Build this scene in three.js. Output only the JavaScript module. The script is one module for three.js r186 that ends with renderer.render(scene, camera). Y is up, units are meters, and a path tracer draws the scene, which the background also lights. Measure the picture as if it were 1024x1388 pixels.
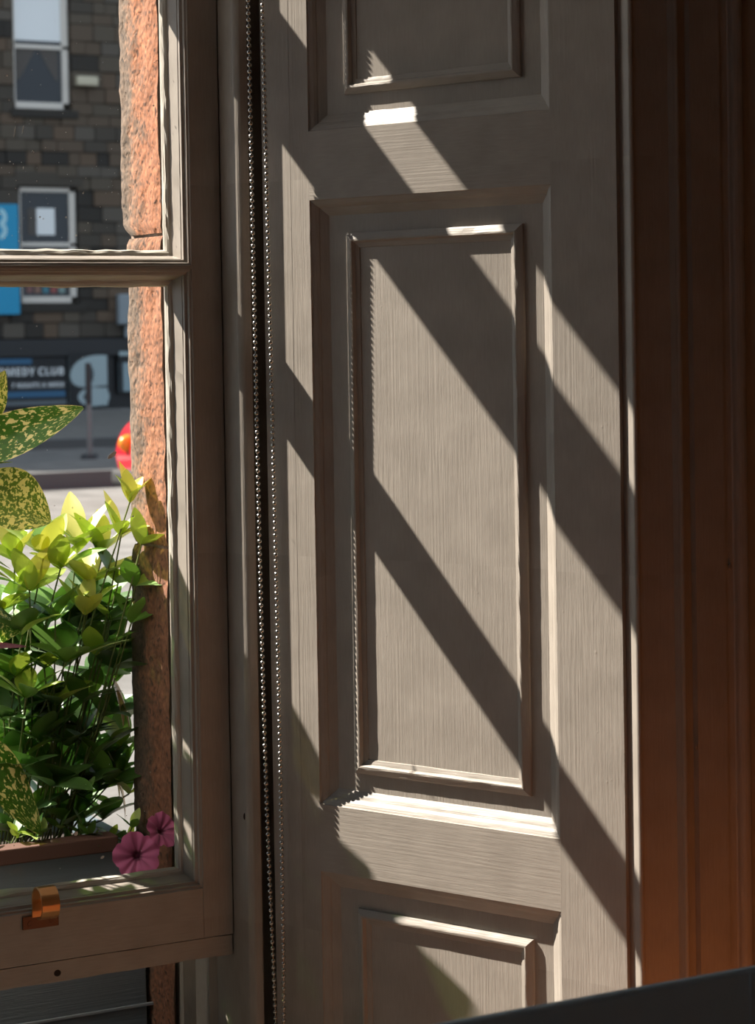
import * as THREE from 'three';
import { RoundedBoxGeometry } from 'three/addons/geometries/RoundedBoxGeometry.js';
import { mergeGeometries, toCreasedNormals } from 'three/addons/utils/BufferGeometryUtils.js';
import { ImprovedNoise } from 'three/addons/math/ImprovedNoise.js';

// ---------- camera, sky, sun, exposure ----------
const scene = new THREE.Scene();
const RAD = Math.PI / 180;
const FPX = 3000, CX = 512, CY = 540, YAW = 28 * RAD, PITCH = 1.5 * RAD, ROLL = 0.95 * RAD;
const EYE = new THREE.Vector3(-0.8892, 1.25, 1.9258);
const FWD = new THREE.Vector3(Math.sin(YAW) * Math.cos(PITCH), -Math.sin(PITCH), -Math.cos(YAW) * Math.cos(PITCH));
const RIGHT0 = new THREE.Vector3(Math.cos(YAW), 0, Math.sin(YAW)), UP0 = RIGHT0.clone().cross(FWD);
const RIGHT = RIGHT0.clone().multiplyScalar(Math.cos(ROLL)).addScaledVector(UP0, -Math.sin(ROLL)), UPV = RIGHT.clone().cross(FWD);
const camera = new THREE.PerspectiveCamera(2 * Math.atan(694 / FPX) / RAD, 1024 / 1388, 0.05, 300);
camera.position.copy(EYE);
camera.quaternion.setFromRotationMatrix(new THREE.Matrix4().makeBasis(RIGHT, UPV, FWD.clone().negate()));
camera.setViewOffset(1024, 1388, 0, 694 - CY, 1024, 1388);
camera.focus = 2.05; camera.userData.fStop = 15;

const SUN_AZ = 41.5 * RAD, SUN_EL = 43.7 * RAD;
const toSun = new THREE.Vector3(-Math.sin(SUN_AZ) * Math.cos(SUN_EL), Math.sin(SUN_EL), -Math.cos(SUN_AZ) * Math.cos(SUN_EL));
scene.background = new THREE.Color().setRGB(0.46, 0.55, 0.66);   // bright even haze
const sun = new THREE.DirectionalLight(new THREE.Color().setRGB(1, 0.93, 0.83), 11);
sun.name = 'sun'; sun.target.position.set(0, 1, -4); sun.position.copy(sun.target.position).addScaledVector(toSun, 60); scene.add(sun, sun.target);
sun.castShadow = true; sun.shadow.mapSize.set(4096, 4096); sun.shadow.radius = 1;
Object.assign(sun.shadow.camera, { left: -25, right: 25, top: 25, bottom: -25, near: 1, far: 140 });
const renderer = new THREE.WebGLRenderer();
renderer.toneMapping = THREE.LinearToneMapping; renderer.toneMappingExposure = 1.64; renderer.shadowMap.enabled = true;

// ---------- helpers ----------
let seed = 7;
const rnd = () => { seed = (seed * 1664525 + 1013904223) % 4294967296; return seed / 4294967296; };
const rr = (a, b) => a + (b - a) * rnd();
const pn = new ImprovedNoise(), N3 = (x, y, z) => pn.noise(x + 100.3, y + 71.7, z + 33.1);
const V = (x, y, z) => new THREE.Vector3(x, y, z);
const lin = (r, g, b) => new THREE.Color().setRGB(r, g, b);
// the point where the ray through a photo pixel meets a plane (normal, point)
function at(px, py, n, p) {
  const d = FWD.clone().addScaledVector(RIGHT, (px - CX) / FPX).addScaledVector(UPV, -(py - CY) / FPX);
  return EYE.clone().addScaledVector(d, p.clone().sub(EYE).dot(n) / d.dot(n));
}
const atZ = (px, py, z) => at(px, py, V(0, 0, 1), V(0, 0, z));
const atGround = (px, py) => at(px, py, V(0, 1, 0), V(0, 0, 0));
const used = {};
function numbered(n) { const k = used[n] = (used[n] ?? -1) + 1; return k ? n + '_' + String(k).padStart(3, '0') : n; }
function mesh(name, geo, mat, parent = scene) {
  const m = new THREE.Mesh(geo, mat); m.name = parent === scene ? numbered(name) : name;
  m.castShadow = m.receiveShadow = true; parent.add(m); return m;
}
function group(name, parent = scene, p = [0, 0, 0]) { const g = new THREE.Group(); g.name = parent === scene ? numbered(name) : name; g.position.set(...p); parent.add(g); return g; }
function tag(o, label, category, grp) { o.userData.label = label; if (category) o.userData.category = category; if (grp) o.userData.group = grp; return o; }
function struct(o, label) { o.userData.kind = 'structure'; if (label) o.userData.label = label; return o; }
// uv in metres by the dominant axis of the normal; turn swaps u and v
function metric(geo, turn = false, s = 1) {
  const g = geo.index ? geo.toNonIndexed() : geo, P = g.attributes.position, N = g.attributes.normal, uv = new Float32Array(P.count * 2);
  for (let i = 0; i < P.count; i += 3) {
    let nx = 0, ny = 0, nz = 0; for (let k = 0; k < 3; k++) { nx += Math.abs(N.getX(i + k)); ny += Math.abs(N.getY(i + k)); nz += Math.abs(N.getZ(i + k)); }
    for (let k = i; k < i + 3; k++) {
      const x = P.getX(k), y = P.getY(k), z = P.getZ(k);
      let u, v; if (nz >= nx && nz >= ny) { u = x; v = y; } else if (nx >= ny) { u = z; v = y; } else { u = x; v = z; }
      uv[2 * k] = (turn ? v : u) / s; uv[2 * k + 1] = (turn ? u : v) / s;
    }
  }
  g.setAttribute('uv', new THREE.BufferAttribute(uv, 2)); return g;
}
function box(x0, x1, y0, y1, z0, z1, r = 0, turn = false) {
  const w = x1 - x0, h = y1 - y0, d = z1 - z0;
  const g = r ? new RoundedBoxGeometry(w, h, d, 2, Math.min(r, w / 2.01, h / 2.01, d / 2.01)) : new THREE.BoxGeometry(w, h, d);
  g.translate((x0 + x1) / 2, (y0 + y1) / 2, (z0 + z1) / 2); return metric(g, turn);
}
// plan outline (x, z) raised from y0 to y1
function plan(pts, y0, y1, bevel = 0) {
  const s = new THREE.Shape(pts.map(([x, z]) => new THREE.Vector2(x, -z)));
  const g = new THREE.ExtrudeGeometry(s, { depth: y1 - y0, bevelEnabled: bevel > 0, bevelSize: bevel, bevelThickness: bevel, bevelSegments: 2, curveSegments: 8 });
  g.rotateX(-Math.PI / 2); g.translate(0, y0, 0); return metric(toCreasedNormals(g, 0.5));
}
// mitred moulding round a rectangle in the local xy plane. profile: [inset, z]; positive inset goes towards the middle
function mouldSides(x0, x1, y0, y1, profile, wob = 0.0002, sides = 'BRTL', sd = 0) {
  const out = {};
  const C = (k, i) => k === 0 ? [x0 + i, y0 + i] : k === 1 ? [x1 - i, y0 + i] : k === 2 ? [x1 - i, y1 - i] : [x0 + i, y1 - i];
  'BRTL'.split('').forEach((nm, k) => {
    if (!sides.includes(nm)) return;
    const L = k % 2 ? y1 - y0 : x1 - x0, n = Math.max(2, Math.round(L / 0.012)), pos = [], uv = [];
    const P = (j, t) => {
      const [i, z] = profile[j], a = C(k, i), b = C((k + 1) % 4, i), s = Math.sin(Math.PI * t) > 0.02 ? wob : 0;
      const x = a[0] + (b[0] - a[0]) * t, y = a[1] + (b[1] - a[1]) * t, w = N3(x * 55, y * 55 + j * 0.35, k * 9 + sd) * s, w2 = N3(x * 60, y * 60 + j * 0.5, k * 7 + 40 + sd) * s;
      return [x + (k % 2 ? w : 0), y + (k % 2 ? 0 : w), z + w2 * 0.7];
    };
    for (let j = 0; j < profile.length - 1; j++) for (let q = 0; q < n; q++) {
      const A = P(j, q / n), B = P(j, (q + 1) / n), D = P(j + 1, (q + 1) / n), E = P(j + 1, q / n), u0 = j * 0.004, u1 = u0 + 0.004, v0 = q / n * L, v1 = (q + 1) / n * L;
      pos.push(...A, ...B, ...D, ...A, ...D, ...E); uv.push(u0, v0, u0, v1, u1, v1, u0, v0, u1, v1, u1, v0);
    }
    const g = new THREE.BufferGeometry(); g.setAttribute('position', new THREE.Float32BufferAttribute(pos, 3)); g.setAttribute('uv', new THREE.Float32BufferAttribute(uv, 2)); g.computeVertexNormals();
    out[nm] = toCreasedNormals(g, 0.45);
  });
  return out;
}
function noiseTex(w, h, fn, srgb) {
  const d = new Uint8Array(w * h * 4);
  for (let y = 0; y < h; y++) for (let x = 0; x < w; x++) { const c = fn(x / w, y / h), o = (y * w + x) * 4; const a = Array.isArray(c) ? c : [c, c, c]; for (let k = 0; k < 3; k++) d[o + k] = Math.max(0, Math.min(255, a[k] * 255)); d[o + 3] = 255; }
  const t = new THREE.DataTexture(d, w, h); t.wrapS = t.wrapT = THREE.RepeatWrapping; t.magFilter = THREE.LinearFilter; t.minFilter = THREE.LinearMipmapLinearFilter; t.generateMipmaps = true; if (srgb) t.colorSpace = THREE.SRGBColorSpace; t.needsUpdate = true; return t;
}
const fbm = (x, y, z, o = 4) => { let s = 0, a = 0.5; for (let i = 0; i < o; i++) { s += a * N3(x, y, z + i * 7.3); x *= 2.03; y *= 2.03; a *= 0.5; } return s; };
const per = (u, n) => [Math.cos(u * 2 * Math.PI) * n, Math.sin(u * 2 * Math.PI) * n];   // wraps round
// ---------- materials ----------
// brushed house paint: fine streaks along v, soft waves, a few specks
const specks = []; for (let i = 0; i < 26; i++) specks.push([rnd(), rnd(), rr(0.002, 0.006), rr(0.2, 0.5)]);
const brush = noiseTex(1024, 1024, (u, v) => {
  const [cu, su] = per(u, 26), [cv, sv] = per(v, 0.5), [c2, s2] = per(u, 60);
  let h = 0.5 + 0.30 * pn.noise(cu + 9, su + 5, cv * 2.2 + sv) + 0.16 * pn.noise(c2 + 3, s2 + 8, (cv + sv * 1.3) * 5) + 0.1 * N3(u * 900, v * 60, 3) + 0.1 * N3(u * 40, v * 30, 8);
  for (const [a, b, r, k] of specks) { const d = Math.hypot(u - a, v - b); if (d < r) h += k * (1 - d / r); }
  return h;
});
const patina = noiseTex(512, 512, (u, v) => { const n = fbm(u * 9, v * 9, 2) * 0.09 + N3(u * 240, v * 24, 5) * 0.03; return [0.96 + n, 0.955 + n * 1.02, 0.95 + n * 1.06]; }, true);
brush.repeat.set(1 / 0.3, 1 / 0.3); patina.repeat.set(1 / 0.35, 1 / 0.35);
const paint = new THREE.MeshStandardMaterial({ color: lin(0.352, 0.312, 0.267), map: patina, bumpMap: brush, bumpScale: 0.00022, roughness: 0.5 });
const wood = new THREE.MeshStandardMaterial({ color: lin(0.42, 0.19, 0.075), roughness: 0.5 });
const plaster = new THREE.MeshStandardMaterial({ color: lin(0.30, 0.25, 0.2), roughness: 0.85 });
const ceilingPaint = new THREE.MeshStandardMaterial({ color: lin(0.35, 0.27, 0.2), roughness: 0.9 });
const masonry = new THREE.MeshStandardMaterial({ color: lin(0.28, 0.2, 0.15), roughness: 0.95 });
const brass = new THREE.MeshStandardMaterial({ color: lin(0.55, 0.28, 0.11), metalness: 0.85, roughness: 0.38 });
const bronze = new THREE.MeshStandardMaterial({ color: lin(0.16, 0.07, 0.035), metalness: 0.6, roughness: 0.5 });
const steel = new THREE.MeshStandardMaterial({ color: lin(0.5, 0.47, 0.43), metalness: 1, roughness: 0.22 });
const glass = new THREE.MeshPhysicalMaterial({ color: 0xffffff, transmission: 1, thickness: 0, roughness: 0, ior: 1.5 });
const dust = new THREE.MeshStandardMaterial({ color: lin(0.7, 0.68, 0.63), roughness: 1 });
const puttyMat = new THREE.MeshStandardMaterial({ color: lin(0.5, 0.46, 0.39), roughness: 0.8, bumpMap: brush, bumpScale: 0.001 });
const hole = new THREE.MeshStandardMaterial({ color: lin(0.03, 0.02, 0.015), roughness: 1 });
const blindMat = new THREE.MeshStandardMaterial({ color: lin(0.3, 0.28, 0.25), roughness: 0.9 });

// ---------- room shell ----------
const SILL = 0.553, HEAD = 2.32, MX = -1.1;   // MX: left side is mirrored, x -> MX - x
const corePts = [[0.04, -0.21], [0.04, 0.01], [0.065, 0.02], [0.2, 0.335], [0.2, 0.388], [2.6, 0.388], [2.6, -0.21]];
const wallFront = struct(group('wall_front'), 'stone window wall with splayed sides around the sash window');
mesh('masonry', plan(corePts, -0.1, 3), masonry, wallFront);
mesh('masonry', plan(corePts.map(([x, z]) => [MX - x, z]).reverse().map(([x, z]) => [x < -3 ? -3.3 : x, z]), -0.1, 3), masonry, wallFront);
mesh('lintel', box(MX - 0.2, 0.2, HEAD + 0.1, 3, -0.21, 0.388), masonry, wallFront);
mesh('apron', box(MX - 0.2, 0.2, -0.1, 0.36, -0.21, 0.30), masonry, wallFront);
mesh('outer_apron', box(MX - 0.2, 0.2, 0.36, 0.49, -0.21, -0.02), masonry, wallFront);
mesh('plaster_face', box(0.3, 2.6, 0, 2.9, 0.388, 0.4), plaster, wallFront);
mesh('plaster_face', box(-3.3, MX - 0.3, 0, 2.9, 0.388, 0.4), plaster, wallFront);
mesh('plaster_face', box(MX - 0.3, 0.3, 2.62, 2.9, 0.388, 0.4), plaster, wallFront);
struct(mesh('floor', box(-3.3, 2.6, -0.1, 0, 0.3, 4.7, 0), wood), 'warm brown wooden floor');
struct(mesh('ceiling', box(-3.3, 2.6, 2.9, 3, 0.3, 4.7), ceilingPaint));
const wallLeft = struct(group('wall_left'));
for (const a of [[-0.1, 3, -0.21, 2.3], [-0.1, 3, 3.3, 4.7], [-0.1, 0.75, 2.3, 3.3], [2.65, 3, 2.3, 3.3]]) mesh('plaster_wall', box(-3.4, -3.3, ...a), plaster, wallLeft);
const win2 = struct(group('window_2'), 'wide window in the side wall of the room');
for (const [y0, y1, z0, z1] of [[0.75, 0.82, 2.3, 3.3], [2.58, 2.65, 2.3, 3.3], [0.82, 2.58, 2.3, 2.37], [0.82, 2.58, 3.23, 3.3], [0.82, 2.58, 2.77, 2.83]]) mesh('window_frame', box(-3.38, -3.31, y0, y1, z0, z1), paint, win2);
mesh('glass_pane', box(-3.35, -3.3499, 0.82, 2.58, 2.37, 2.77), glass, win2); mesh('glass_pane', box(-3.35, -3.3499, 0.82, 2.58, 2.83, 3.23), glass, win2);
struct(mesh('wall_right', box(2.6, 2.7, -0.1, 3, -0.21, 4.7), plaster));
struct(mesh('wall_back', box(-3.4, 2.7, -0.1, 3, 4.7, 4.8), plaster));
// ---------- window: fixed box frame ----------
const win = struct(group('window_1'), 'grey-beige painted box frame of the sash window');
function jambSide(s) {                                        // s = 1 right, -1 left (mirrored)
  const X = (p) => s > 0 ? p : p.map(([x, z]) => [MX - x, z]).reverse();
  mesh('pulley_stile', plan(X([[-0.0225, -0.125], [-0.0225, -0.012], [0.035, -0.012], [0.035, -0.125]]), SILL - 0.03, HEAD), paint, win);
  mesh('parting_bead', plan(X([[-0.031, -0.066], [-0.031, -0.060], [-0.0225, -0.060], [-0.0225, -0.066]]), SILL - 0.03, HEAD), paint, win);
  mesh('outer_lining', plan(X([[-0.036, -0.135], [-0.036, -0.114], [0.035, -0.114], [0.035, -0.135]]), SILL - 0.06, HEAD), paint, win);
  const bead = [[-0.0245, -0.0125]];
  for (let i = 0; i <= 8; i++) { const a = Math.PI - i / 8 * Math.PI / 2; bead.push([-0.0163 + 0.0085 * Math.cos(a), 0.0195 + 0.0085 * Math.sin(a)]); }
  for (let i = 1; i <= 4; i++) { const a = Math.PI / 2 - i / 4 * Math.PI / 2; bead.push([-0.0145 + 0.003 * Math.cos(a), 0.025 + 0.003 * Math.sin(a)]); }
  bead.push([-0.0115, -0.0125]);
  const b = mesh('staff_bead', plan(X(bead), 0.45, HEAD), paint, win);
  return b;
}
const beadR = jambSide(1); jambSide(-1);
mesh('head_lining', box(MX - 0.03, 0.035, HEAD, HEAD + 0.12, -0.135, 0.03), paint, win);
mesh('sill_board', box(MX - 0.03, 0.035, SILL - 0.06, SILL, -0.135, 0.0), paint, win);
mesh('seat_board', box(MX - 0.16, 0.16, 0.36, 0.40, -0.02, 0.41, 0.004, true), paint, win);
mesh('seat_apron', box(MX - 0.03, 0.035, 0.40, SILL - 0.03, -0.03, -0.012), paint, win);
{ const h = atZ(326, 1107, 0.0165); const g = new THREE.SphereGeometry(0.0028, 8, 6); g.scale(0.75, 1.3, 0.45); const m = mesh('nail_hole', g, hole, beadR); m.position.set(-0.0243, h.y, 0.0175); tag(m, 'dark nail hole in the bead'); }

// ---------- sliding sashes ----------
// sash profile seen from the glazing: inner edge moulding. inset measured from the sight line outwards is negative
const SASHX0 = MX + 0.0245, SASHX1 = -0.0245;
function ovoloBar(half, zf, zg) {                              // half section of a moulded bar: from glass (wide) to nose (narrow): [height from centre, z]
  return [[half, zg], [half * 0.97, zg + 0.006], [half * 0.72, zg + 0.0065], [half * 0.70, zg + 0.012], [half * 0.55, zg + 0.0175], [half * 0.30, zf - 0.004], [half * 0.28, zf], [0, zf]];
}
function rectMould(g, x0, x1, y0, y1, zf, zg) {               // stuck moulding from the front arris to the glass on all four sides of a pane
  const prof = [[0, zf], [0.0006, zf - 0.0014], [0.0024, zf - 0.0018], [0.0030, zf - 0.0048], [0.0044, zf - 0.0056], [0.0056, zf - 0.0060], [0.0060, zf - 0.0092], [0.0066, zf - 0.0098], [0.0112, zg]];
  const s = mouldSides(x0, x1, y0, y1, prof, 0.00025, 'BRTL', x0 * 100 + y0 * 10);
  for (const k of 'BRTL') mesh('sash_moulding', s[k], paint, g);
}
function outerSide(x0, x1, y0, y1, zg, zb) { return [[x0, x1, y0, y1, zg, zb]]; }
const Z0 = -0.014, ZG = -0.042, ZB = -0.0605;
const lower = tag(group('sliding_window'), 'lower sliding sash raised above the planter, with brass lift and one horizontal glazing bar', 'window sash');
{
  const y0 = 0.661, yr = 0.7295, yt = 1.826, sx = -0.0555, lx = MX - sx;
  const board = (name, ...a) => mesh(name, box(...a), paint, lower);
  board('stile', sx, SASHX1, y0 + 0.02, yt, ZG, Z0, 0.0008); mesh('stile', box(sx - 0.0095, SASHX1, y0, yt, ZB, ZG), paint, lower);
  board('stile', SASHX0, lx, y0 + 0.02, yt, ZG, Z0, 0.0008); mesh('stile', box(SASHX0, lx + 0.0095, y0, yt, ZB, ZG), paint, lower);
  board('bottom_rail', lx, sx, 0.6812, yr, ZG, Z0 + 0.0006, 0.0008, true); mesh('bottom_rail', box(lx, sx, y0, yr + 0.0095, ZB, ZG), paint, lower);
  board('meeting_rail', lx, sx, 1.783, yt, ZG, Z0, 0.001, true); mesh('meeting_rail', box(lx, sx, 1.775, yt, ZB, ZG), paint, lower);
  // worn strip along the foot of the bottom rail, its lower edge chipped
  { const n = 120, s = new THREE.Shape(), a = SASHX0, b = SASHX1; s.moveTo(a, 0.6795);
    for (let i = 0; i <= n; i++) { const x = a + (b - a) * i / n; s.lineTo(x, 0.6605 + 0.0009 * N3(x * 30, 2, 1) + 0.0006 * N3(x * 130, 5, 1)); }
    for (let i = n; i >= 0; i--) { const x = a + (b - a) * i / n; s.lineTo(x, 0.6795 + 0.0008 * N3(x * 40, 9, 1) + 0.0005 * N3(x * 150, 3, 2)); }
    const g = new THREE.ExtrudeGeometry(s, { depth: 0.018, bevelEnabled: false }); g.translate(0, 0, Z0 - 0.0215);
    tag(mesh('rail_foot_strip', metric(g, true), paint, lower), 'chipped strip along the foot of the rail');
    const h = atZ(78, 1319, Z0 - 0.0035); const hg = new THREE.SphereGeometry(0.0035, 9, 7); hg.scale(1, 0.9, 0.35); mesh('knot_hole', hg, hole, lower).position.copy(h); }
  const yb = 1.3225;
  rectMould(lower, lx, sx, yr, yb - 0.0016, Z0, ZG); rectMould(lower, lx, sx, yb + 0.0016, 1.783, Z0, ZG);
  board('glazing_bar', lx, sx, yb - 0.0016, yb + 0.0016, Z0 - 0.004, Z0, 0.0006, true);
  mesh('glazing_bar', box(lx, sx, yb - 0.0115, yb + 0.0115, ZB, ZG - 0.002), paint, lower);
  mesh('glazing_bar', box(lx, sx, yb - 0.0075, yb + 0.0075, ZG - 0.002, ZG + 0.01), paint, lower);
  for (const [a, b] of [[yr, yb], [yb, 1.783]]) tag(mesh('glass_pane', box(lx + 0.006, sx - 0.006, a + 0.006, b - 0.006, ZG - 0.0035, ZG - 0.0035 + 0.0001), glass, lower), 'clear pane with white paint specks');
  // rough putty line round each pane on the room side
  for (const [a, b] of [[yr + 0.0112, yb - 0.013], [yb + 0.013, 1.772]]) {
    const s = mouldSides(lx + 0.0106, sx - 0.0106, a, b, [[-0.001, ZG + 0.004], [0.0012, ZG + 0.0034], [0.0034, ZG + 0.0012], [0.0046, ZG - 0.0034]], 0.0016, 'BRTL', a * 30);
    for (const k of 'BRTL') mesh('putty', s[k], puttyMat, lower);
  }
  // paint flecks and dust stuck to the panes
  const fl = [];
  const fleck = (x, y, r, el = 1, rot = 0) => { const g = new THREE.CircleGeometry(r, 6); g.scale(el, 1, 1); g.rotateZ(rot); g.translate(x, y, ZG - 0.0030); fl.push(g); };
  for (let i = 0; i < 190; i++) { const p = atZ(rr(0, 215), i < 130 ? (rnd() < 0.5 ? rr(20, 345) : rr(200, 345)) : rr(385, 1190), ZG - 0.003); fleck(p.x, p.y, rr(0.00018, 0.0006) * (rnd() < 0.1 ? 1.6 : 1)); }
  for (const [px, py, r, e, a] of [[152, 617, 0.0022, 2.6, 0.6], [117, 340, 0.0018, 1.5, 0], [135, 345, 0.0016, 6, 0], [75, 341, 0.0008, 7, 0], [103, 1130, 0.002, 1.2, 0.8], [70, 1140, 0.0014, 1, 0], [139, 1162, 0.0014, 1.6, 0.5], [20, 178, 0.0004, 14, 1.4], [31, 176, 0.0004, 12, 1.35]]) { const p = atZ(px, py, ZG - 0.003); fleck(p.x, p.y, r, e, a); }
  const m = mesh('paint_flecks', mergeGeometries(fl), dust, lower); m.userData.kind = 'stuff'; m.userData.label = 'white flecks stuck to the panes';
  // brass sash lift: screwed plate with a curled strap
  const lift = group('sash_lift', lower); tag(lift, 'worn brass sash lift with a curled finger loop');
  const pl = atZ(54, 1248, Z0), pw = 0.0175, ph = 0.0062;
  lift.position.set(pl.x, pl.y, Z0 + 0.0008);
  const pg = new RoundedBoxGeometry(pw * 2, ph * 2, 0.0022, 2, 0.001); pg.translate(0, 0, 0.0011); mesh('lift_plate', pg, bronze, lift);
  for (const sgn of [-1, 1]) { const sg = new THREE.TorusGeometry(0.0021, 0.0005, 5, 14); sg.translate(sgn * 0.0105, -0.0006, 0.0023); const h2 = new THREE.CylinderGeometry(0.0018, 0.0018, 0.0006, 12); h2.rotateX(Math.PI / 2); h2.translate(sgn * 0.0105, -0.0006, 0.0023); mesh('screw', mergeGeometries([sg.toNonIndexed(), h2.toNonIndexed()]), bronze, lift); }
  const sh = [], R = 0.0142, th = 0.0012, cz = 0.0162, cyl = 0.0205;    // strap: leaves the plate top, curls forward and round
  const path = []; path.push([0.0012, 0.004], [0.0016, 0.0065]);
  for (let i = 0; i <= 26; i++) { const a = Math.PI * 1.10 - i / 26 * Math.PI * 1.62; path.push([cz + R * Math.cos(a), cyl + R * Math.sin(a)]); }
  const sp = new THREE.Shape(), nrm = path.map((p, i) => { const q = path[Math.max(0, i - 1)], r = path[Math.min(path.length - 1, i + 1)], dx = r[0] - q[0], dy = r[1] - q[1], l = Math.hypot(dx, dy); return [-dy / l, dx / l]; });
  path.forEach((p, i) => { const x = p[0] + nrm[i][0] * th / 2, y = p[1] + nrm[i][1] * th / 2; i ? sp.lineTo(x, y) : sp.moveTo(x, y); });
  for (let i = path.length - 1; i >= 0; i--) sp.lineTo(path[i][0] - nrm[i][0] * th / 2, path[i][1] - nrm[i][1] * th / 2);
  const lg = new THREE.ExtrudeGeometry(sp, { depth: 0.0165, bevelEnabled: true, bevelSize: 0.0003, bevelThickness: 0.0003, bevelSegments: 1 });
  lg.rotateY(-Math.PI / 2); lg.translate(0.0085, 0, 0); mesh('lift_loop', toCreasedNormals(lg, 0.6), brass, lift);
}
const upper = tag(group('sliding_window'), 'upper sliding sash behind the roller blind', 'window sash');
{
  const zf = -0.067, zg = -0.09, zb = -0.112, y0 = 1.652, yt = 2.31, sx = -0.0675, lx = MX - sx;
  for (const [a, b] of [[sx, SASHX1], [SASHX0, lx]]) mesh('stile', box(a, b, y0, yt, zb, zf), paint, upper);
  mesh('meeting_rail', box(lx, sx, y0, 1.718, zb, zf, 0, true), paint, upper); mesh('top_rail', box(lx, sx, 2.26, yt, zb, zf, 0, true), paint, upper);
  mesh('glass_pane', box(lx, sx, 1.718, 2.26, zg, zg + 0.0001), glass, upper);
}
// ---------- roller blind and its bead chain ----------
const blind = tag(group('roller_blind'), 'pale translucent roller blind drawn down over the upper sash', 'blind');
mesh('fabric', new THREE.PlaneGeometry(-0.07 - MX, 0.555).translate(MX / 2, 2.0225, 0.0404), new THREE.MeshPhysicalMaterial({ color: lin(0.76, 0.79, 0.80), transmission: 0.75, thickness: 0, roughness: 1, side: THREE.DoubleSide }), blind);
mesh('bottom_bar', box(MX + 0.035, -0.035, 1.735, 1.757, 0.036, 0.045, 0.002), blindMat, blind);
{ const g = new THREE.CylinderGeometry(0.022, 0.022, 1.05, 20); g.rotateZ(Math.PI / 2); g.translate(MX / 2, 2.315, 0.045); mesh('roller', g, blindMat, blind); }
{
  const ch = tag(group('blind_chain'), 'looped metal ball chain hanging between window bead and shutter', 'blind chain');
  const cols = [[[-0.0210, 2.3, 0.0475], [-0.0200, 1.56, 0.0478], [-0.0165, 0.85, 0.0485], [-0.0112, 0.60, 0.0500], [-0.0100, 0.50, 0.0520]], [[-0.0150, 2.3, 0.0620], [-0.0120, 1.56, 0.0622], [-0.0078, 0.86, 0.0625], [-0.0084, 0.60, 0.0610], [-0.0095, 0.50, 0.0560]]];
  const ball = new THREE.IcosahedronGeometry(0.00222, 2); ball.deleteAttribute('uv');
  for (const c of cols) {
    const cv = new THREE.CatmullRomCurve3(c.map((p) => V(...p))), L = cv.getLength(), n = Math.round(L / 0.006), gs = [];
    for (let i = 0; i <= n; i++) { const p = cv.getPointAt(i / n), q = ball.clone(); q.translate(p.x, p.y, p.z); gs.push(q); }
    const wire = new THREE.TubeGeometry(cv, 120, 0.00055, 5); wire.deleteAttribute('uv'); gs.push(wire.toNonIndexed());
    const m = mesh('ball_strand', mergeGeometries(gs.map((g) => g.index ? g.toNonIndexed() : g)), steel, ch); m.userData.kind = 'stuff';
  }
}

// ---------- shutter ----------
const SPL = 24.5 * RAD;
function makeShutter() {
  const g = new THREE.Group(); g.name = numbered('window_shutter'); scene.add(g);
  const T1 = 0.3890, L = 0.0585, Rr = 0.3235, D = -0.03, Y0 = 0.402, Y1 = 2.58;
  const b = (name, x0, x1, y0, y1, turn, z1 = 0, r = 0.0012) => mesh(name, box(x0, x1, y0, y1, D, z1, r, turn), paint, g);
  mesh('hinge_strip', box(0.0024, 0.0364, Y0, Y1, -0.001, 0.00012), paint, g); b('stile', 0.0020, L, Y0, Y1, false, 0, 0);
  b('stile', Rr, T1, Y0, Y1, false, 0, 0.0001);
  const rails = [[Y0, 0.470], [0.7568, 0.8195], [1.3805, 1.4440], [1.96, 2.03], [2.50, Y1]];
  for (const [a, c] of rails) b('rail', L, Rr, a, c, true, 0, 0);
  for (let i = 0; i < rails.length - 1; i++) {
    const y0 = rails[i][1], y1 = rails[i + 1][0];
    const field = mesh('panel', box(L - 0.004, Rr + 0.004, y0 - 0.004, y1 + 0.004, -0.022, -0.0105), paint, g);
    // sunk moulding round the opening: quirk, ovolo, fillet
    const prof = [[-0.0001, 0.0000], [0.0006, -0.0014], [0.0022, -0.0018], [0.0046, -0.0032], [0.0068, -0.0052], [0.0072, -0.0062], [0.0092, -0.0068], [0.0118, -0.0086], [0.0142, -0.0100], [0.0150, -0.0106]];
    const s = mouldSides(L, Rr, y0, y1, prof, 0.0003, 'BRTL', i * 13); for (const k of 'BRTL') mesh('sunk_moulding', s[k], paint, g);
    // raised bead round the inner field
    const bi = 0.0365, bp = [[0, -0.0106], [0.0002, -0.0080], [0.0018, -0.0066], [0.0045, -0.0056], [0.0062, -0.0050], [0.0076, -0.0052], [0.0086, -0.0066], [0.0092, -0.0085], [0.0118, -0.0090], [0.0135, -0.0097], [0.0142, -0.0112], [0.0158, -0.0118]];
    const q = mouldSides(L + bi, Rr - bi + 0.002, y0 + bi * 0.86, y1 - bi * 0.86, bp, 0.0004, 'BRTL', i * 17 + 5); for (const k of 'BRTL') mesh('raised_bead', q[k], paint, field);
  }
  return g;
}
const shR = tag(makeShutter(), 'tall grey-beige panelled wooden shutter striped with sunlight beside the sash window', 'shutter');
shR.position.set(-0.0039, 0, 0.0343); shR.rotation.y = -(Math.PI / 2 - SPL);
const shL = tag(makeShutter(), 'matching panelled shutter on the far side of the window opening', 'shutter');
shL.position.set(MX + 0.0039 - Math.sin(SPL) * 0 , 0, 0.0343); shL.scale.x = -1; shL.rotation.y = (Math.PI / 2 - SPL);

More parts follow.
